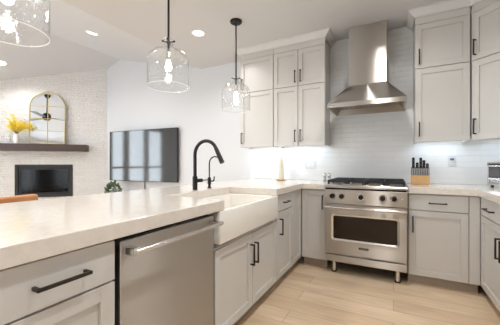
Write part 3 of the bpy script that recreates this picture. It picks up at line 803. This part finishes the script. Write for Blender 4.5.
for tx, ty, tz in tips:
    tx *= 0.72; tz *= 0.93
    tp = Vector((tx * .7071, tx * .7071, tz)) + Vector((ty * .2, -ty * .2, 0)); b0 = Vector((0, 0, 0.16)); md = (b0 + tp) / 2 + Vector((0, 0, 0.05))
    pts = [b0, (b0 + md) / 2 + Vector((0, 0, 0.012)), md, (md + tp) / 2 + Vector((0, 0, 0.012)), tp]
    tube(bs, pts, [0.004, 0.0035, 0.003, 0.0025, 0.002], 6)
    for i in range(46):
        f = random.uniform(0.32, 1.0) * 4; i0 = min(3, int(f)); c = pts[i0].lerp(pts[i0 + 1], f - i0)
        g1, g2 = random.gauss(0, .024), max(-.03, min(.03, random.gauss(0, .016))); c = c + Vector((g1 * .7 + g2 * .7, g1 * .7 - g2 * .7, random.gauss(0, .024)))
        petal(bp, c, random.uniform(0.014, 0.024))
obj('branch', bs, 'stem', t, smooth=True)
o = obj('blossom', bp, 'petal', t); o['kind'] = 'stuff'

# ------------------------------------------------------------------ television
a0, a1 = Vector((-4.95, 3.43)), Vector((-3.30, 3.55))
ang = math.atan2((a1 - a0).y, (a1 - a0).x); tw = (a1 - a0).length; th = 0.955
mid = (a0 + a1) / 2
t = thing('television', 'large flat television reflecting windows on the living-room wall', 'television', (mid.x, mid.y, 1.31), ang)
obj('housing', box(B(), -tw / 2, tw / 2, 0.006, 0.04, -th / 2, th / 2), 'blackg', t, bevel=0.004)
obj('screen', box(B(), -tw / 2 + 0.008, tw / 2 - 0.008, 0.003, 0.0058, -th / 2 + 0.010, th / 2 - 0.008), 'tv', t)
bm = B(); w = 0.008
box(bm, -tw / 2, -tw / 2 + w, 0, 0.0059, -th / 2, th / 2); box(bm, tw / 2 - w, tw / 2, 0, 0.0059, -th / 2, th / 2)
box(bm, -tw / 2 + w, tw / 2 - w, 0, 0.0059, -th / 2, -th / 2 + 0.01); box(bm, -tw / 2 + w, tw / 2 - w, 0, 0.0059, th / 2 - w, th / 2)
obj('bezel', bm, 'black', t)
bm = B(); box(bm, -0.2, 0.2, 0.041, 0.06, -0.2, 0.2)
cyl(bm, (0.0, 0.06, 0), (0.0, 0.125, 0), 0.03)
obj('wall_mount', bm, 'black', t)
cx = -4.17
tag(obj('power_cord', tube(B(), [(cx, 3.606, 0.86), (cx + 0.003, 3.609, 0.6), (cx, 3.606, 0.3)], 0.007, 8), 'black', smooth=True), 'thin black cord running down the wall below the television', 'cord')

# ------------------------------------------------------------------ plant by the stone wall
t = thing('potted_plant', 'small bushy green plant under the left end of the television', 'plant', (-4.62, 3.28, 0))
obj('pot', lathe(B(), [(0.001, 0), (0.10, 0), (0.135, 0.36), (0.14, 0.40), (0.128, 0.40), (0.12, 0.36), (0.001, 0.35)], n=28), 'pot', t, smooth=True)
bm = B(); bs = B()
for i in range(170):
    a = random.uniform(0, 2 * math.pi); ph = random.uniform(-0.5, 1.0)
    d = Vector((math.cos(a) * math.sqrt(max(0, 1 - ph * ph)), math.sin(a) * math.sqrt(max(0, 1 - ph * ph)), ph))
    c = Vector((0, 0, 0.64)) + Vector((d.x * .12, d.y * .12, d.z * .18)) * random.uniform(0.55, 1.0)
    o_ = (d + Vector((random.gauss(0, .4), random.gauss(0, .4), random.gauss(0, .4)))).normalized(); s = o_.orthogonal().normalized()
    L = random.uniform(0.05, 0.08); n_ = o_.cross(s) * 0.008
    vs_ = [c, c + o_ * L * .4 + s * L * .28 + n_, c + o_ * L, c + o_ * L * .4 - s * L * .28 + n_]
    bm.faces.new([bm.verts.new(q) for q in vs_])
    if i % 12 == 0: tube(bs, [(0, 0, 0.35), (c.x * .5, c.y * .5, 0.5), c], [0.006, 0.004, 0.002], 6)
obj('foliage', bm, 'leaf', t); obj('stem', bs, 'stem', t, smooth=True)

# ------------------------------------------------------------------ counter stool (only its back rail shows)
t = thing('counter_stool', 'tan wooden stool back showing over the near end of the peninsula', 'stool', (-2.12, 0.74, 0), R(6))
bm = B()
prism(bm, [(0.18 - 0.36 * 0, 0)] and [(-0.20, -0.30), (-0.155, -0.31), (-0.15, 0.315), (-0.20, 0.305)], 0.870, 0.932)
obj('back_rail', bm, 'wood_tan', t, bevel=0.018, seg=4)
obj('seat', box(B(), -0.18, 0.20, -0.2, 0.2, 0.60, 0.65), 'wood_tan', t, bevel=0.012)
for sx in (-1, 1):
    for sy in (-1, 1):
        obj('leg', cyl(B(), (0.01 + sx * 0.19, sy * 0.2, 0), (0.01 + sx * 0.15, sy * 0.16, 0.60), 0.016, 0.02, 14), 'wood_tan', t, smooth=True)
for sy in (-1, 1):
    obj('back_post', cyl(B(), (-0.165, sy * 0.17, 0.645), (-0.175, sy * 0.22, 0.87), 0.013, n=12), 'wood_tan', t, smooth=True)
bm = B(); cyl(bm, (-0.165, -0.18, 0.25), (-0.165, 0.18, 0.25), 0.01); cyl(bm, (0.185, -0.18, 0.25), (0.185, 0.18, 0.25), 0.01)
obj('stretcher', bm, 'wood_tan', t, smooth=True)

# ------------------------------------------------------------------ things on the worktops
t = thing('wooden_tray', 'small round wooden tray under the white bottle', 'tray', (-1.315, 3.37, CT))
obj('tray', lathe(B(), [(0.0005, 0.0003), (0.055, 0.0003), (0.066, 0.008), (0.066, 0.015), (0.060, 0.013), (0.0005, 0.009)], n=32), 'wood_l', t, smooth=True)
t = thing('oil_bottle', 'tall milky white bottle with a metal pourer beside the backsplash', 'bottle', (-1.315, 3.37, CT + 0.0095))
obj('bottle', lathe(B(), [(0.0005, 0), (0.033, 0.0), (0.035, 0.01), (0.034, 0.12), (0.030, 0.22), (0.024, 0.262), (0.014, 0.276), (0.0005, 0.277)], n=28), 'soap', t, smooth=True)
bm = B(); cyl(bm, (0, 0, 0.276), (0, 0, 0.30), 0.009, n=14); cyl(bm, (0, 0, 0.30), (0.012, -0.012, 0.325), 0.005, 0.004, n=10); cyl(bm, (-0.012, 0, 0.318), (0.016, 0, 0.318), 0.004, n=8)
obj('pourer', bm, 'chrome', t, smooth=True)
for i, x in enumerate((-0.735, -0.683)):
    t = thing('spice_shaker', ['small glass shaker with steel lid, farther from the range', 'small glass shaker with steel lid, nearer the range'][i], 'shaker', (x, 3.33, CT), 0, 'shakers left of the range')
    obj('jar', lathe(B(), [(0.0005, 0.0003), (0.019, 0.0003), (0.020, 0.006), (0.020, 0.078), (0.017, 0.082), (0.0005, 0.082)], n=24), 'shaker', t, smooth=True)
    obj('contents', lathe(B(), [(0.0005, 0.003), (0.0165, 0.003), (0.0165, 0.045), (0.0005, 0.046)], n=20), 'plastic_w' if i else 'pot', t, smooth=True)
    obj('lid', lathe(B(), [(0.0205, 0.0822), (0.0205, 0.105), (0.017, 0.110), (0.0005, 0.111)], n=24), 'chrome', t, smooth=True)

# knife block
KX, KY = 0.252, 3.42
t = thing('knife_block', 'light wooden knife block on the worktop right of the range', 'knife block', (KX, KY, CT), R(-4))
M['knife_steel'] = plain('knife_steel', (0.34, 0.34, 0.34, 1), 0.35, metal=1.0)
M['block_dark'] = plain('walnut_block', srgb(92, 80, 70), 0.5, var=0.1)
obj('base', box(B(), -0.084, 0.084, -0.075, 0.075, 0.0003, 0.098), 'wood_l', t, bevel=0.003)
bm = B(); prism(bm, [(-0.02, 0.0985), (0.075, 0.0985), (0.075, 0.185), (0.0, 0.165), (-0.02, 0.150)], -0.084, 0.084, 'x')
obj('upper_block', bm, 'block_dark', t, bevel=0.002)
def knife(name, label, x, y, z, L, r, mat, tilt, group, n):
    k = thing(name, label, 'knife', (KX + x, KY + y, CT + z), R(-4), group); k.rotation_euler = (tilt, 0, R(-4))
    bm = B(); box(bm, -r, r, -r * 0.75, r * 0.75, 0.0, L)
    obj('grip', bm, mat, k, bevel=r * 0.5)
    bm = B(); cyl(bm, (0, -r * 0.9, L * 0.3), (0, r * 0.9, L * 0.3), 0.0025, n=8); cyl(bm, (0, -r * 0.9, L * 0.7), (0, r * 0.9, L * 0.7), 0.0025, n=8)
    obj('rivet', bm, 'chrome', k)
for i, (x, L) in enumerate(((-0.060, 0.115), (-0.024, 0.06), (0.008, 0.112), (0.037, 0.085), (0.068, 0.05))):
    knife('kitchen_knife', ['tall black knife handle at the far left of the knife block', 'short black knife handle second from the left in the knife block', 'tall black knife handle in the middle of the knife block',
          'medium black knife handle right of the block middle', 'short stubby black knife handle at the right of the knife block'][i], x, 0.03, 0.176, L, 0.0135, 'black', R(10), 'knives in the block', i)
for i in range(8):
    knife('steak_knife', 'grey steak knife handle in the front row of the knife block', -0.0735 + i * 0.021, -0.045, 0.0985, 0.07, 0.0075, 'knife_steel', R(-6), 'steak knives in the block', i)

# toaster oven in the right corner
t = thing('toaster_oven', 'silver toaster oven on the corner of the right worktop', 'toaster oven', (0.915, 3.155, CT), -R(45))
w, dpt, hh = 0.20, 0.20, 0.235
bm = B(); box(bm, -w, w, 0.004, dpt, 0.022, 0.04); box(bm, -w, w, 0.004, dpt, hh - 0.014, hh); box(bm, -w, -w + 0.014, 0.004, dpt, 0.04, hh - 0.014); box(bm, w - 0.014, w, 0.004, dpt, 0.04, hh - 0.014); box(bm, -w + 0.014, w - 0.014, dpt - 0.01, dpt, 0.04, hh - 0.014)
obj('shell', bm, 'steel', t, bevel=0.004)
d_ = obj('door', box(B(), -w + 0.016, w - 0.075, 0.0, 0.008, 0.095, hh - 0.020), 'oven_glass', t, bevel=0.002)
obj('handle', cyl(B(), (-w + 0.03, -0.025, hh - 0.035), (w - 0.09, -0.025, hh - 0.035), 0.007, n=14), 'chrome', d_, smooth=True)
obj('lower_tray', box(B(), -w + 0.016, w - 0.075, -0.002, 0.008, 0.044, 0.090), 'chrome', t, bevel=0.002)
obj('control_panel', box(B(), w - 0.072, w - 0.015, 0.0, 0.008, 0.042, hh - 0.016), 'chrome', t, bevel=0.002)
for z in (0.08, 0.13, 0.18):
    obj('knob', cyl(B(), (w - 0.044, -0.016, z), (w - 0.044, 0.0, z), 0.016, n=18), 'black', t, smooth=True)
for sx in (-1, 1):
    for y in (0.03, 0.17):
        obj('foot', cyl(B(), (sx * (w - 0.03), y, 0.0003), (sx * (w - 0.03), y, 0.0218), 0.013, n=14), 'black', t, smooth=True)

# outlets on the tile
M['plug_grey'] = plain('plug_grey', srgb(110, 112, 116), 0.4)
M['plate'] = plain('outlet_plate', srgb(214, 217, 221), 0.35)
def outlet(label, x, z, gangs=1, plug=False):
    t = thing('wall_outlet', label, 'outlet', (x, YB - 0.008, z), 0)
    w = 0.036 * gangs + (0.008 if gangs > 1 else 0)
    obj('cover_plate', box(B(), -w, w, -0.006, -0.0003, -0.058, 0.058), 'plate', t, bevel=0.002)
    for g in range(gangs):
        gx = 0 if gangs == 1 else (-0.023 + 0.046 * g)
        s = obj('socket', box(B(), gx - 0.017, gx + 0.017, -0.008, -0.006, -0.034, 0.034), 'plastic_w', t, bevel=0.002)
        bm = B()
        for zz in (-0.017, 0.017):
            for q in (-1, 1): box(bm, gx + q * 0.006 - 0.001, gx + q * 0.006 + 0.001, -0.0084, -0.0079, zz - 0.004, zz + 0.004)
        obj('slot', bm, 'black', s)
    if plug:
        obj('plug', box(B(), -0.017, 0.017, -0.030, -0.0085, 0.008, 0.030), 'plug_grey', t, bevel=0.004)
outlet('white wall outlet with a dark plug right of the knife block', 0.558, 1.185, 1, True)
outlet('double white wall outlet between the bottle and the range', -0.99, 1.145, 2)
outlet('single white wall outlet partly behind the milky bottle', -1.44, 1.15, 1)

# ------------------------------------------------------------------ ceiling fan (seen in the arched mirror)
t = thing('ceiling_fan', 'black three-bladed ceiling fan reflected in the arched mirror', 'fan', (XRG, 0.45, ZRG))
obj('mount_canopy', lathe(B(), [(0.0005, -0.02), (0.07, -0.02), (0.07, -0.06), (0.03, -0.11), (0.0005, -0.11)], n=24), 'black', t, smooth=True)
obj('rod', cyl(B(), (0, 0, -0.1), (0, 0, -0.56), 0.014, n=14), 'black', t, smooth=True)
obj('motor', lathe(B(), [(0.0005, -0.53), (0.05, -0.53), (0.09, -0.56), (0.10, -0.60), (0.10, -0.68), (0.07, -0.72), (0.0005, -0.725)], n=28), 'black', t, smooth=True)
for k in range(3):
    a = R(20 + 120 * k); ca, sa = math.cos(a), math.sin(a)
    bm = B()
    pr = [(0.09, -0.03), (0.22, -0.06), (0.66, -0.07), (0.68, 0.0), (0.66, 0.06), (0.22, 0.05), (0.09, 0.03)]
    prism(bm, [(x * ca - y * sa, x * sa + y * ca) for x, y in pr], -0.665, -0.655)
    obj('blade', bm, 'black', t)
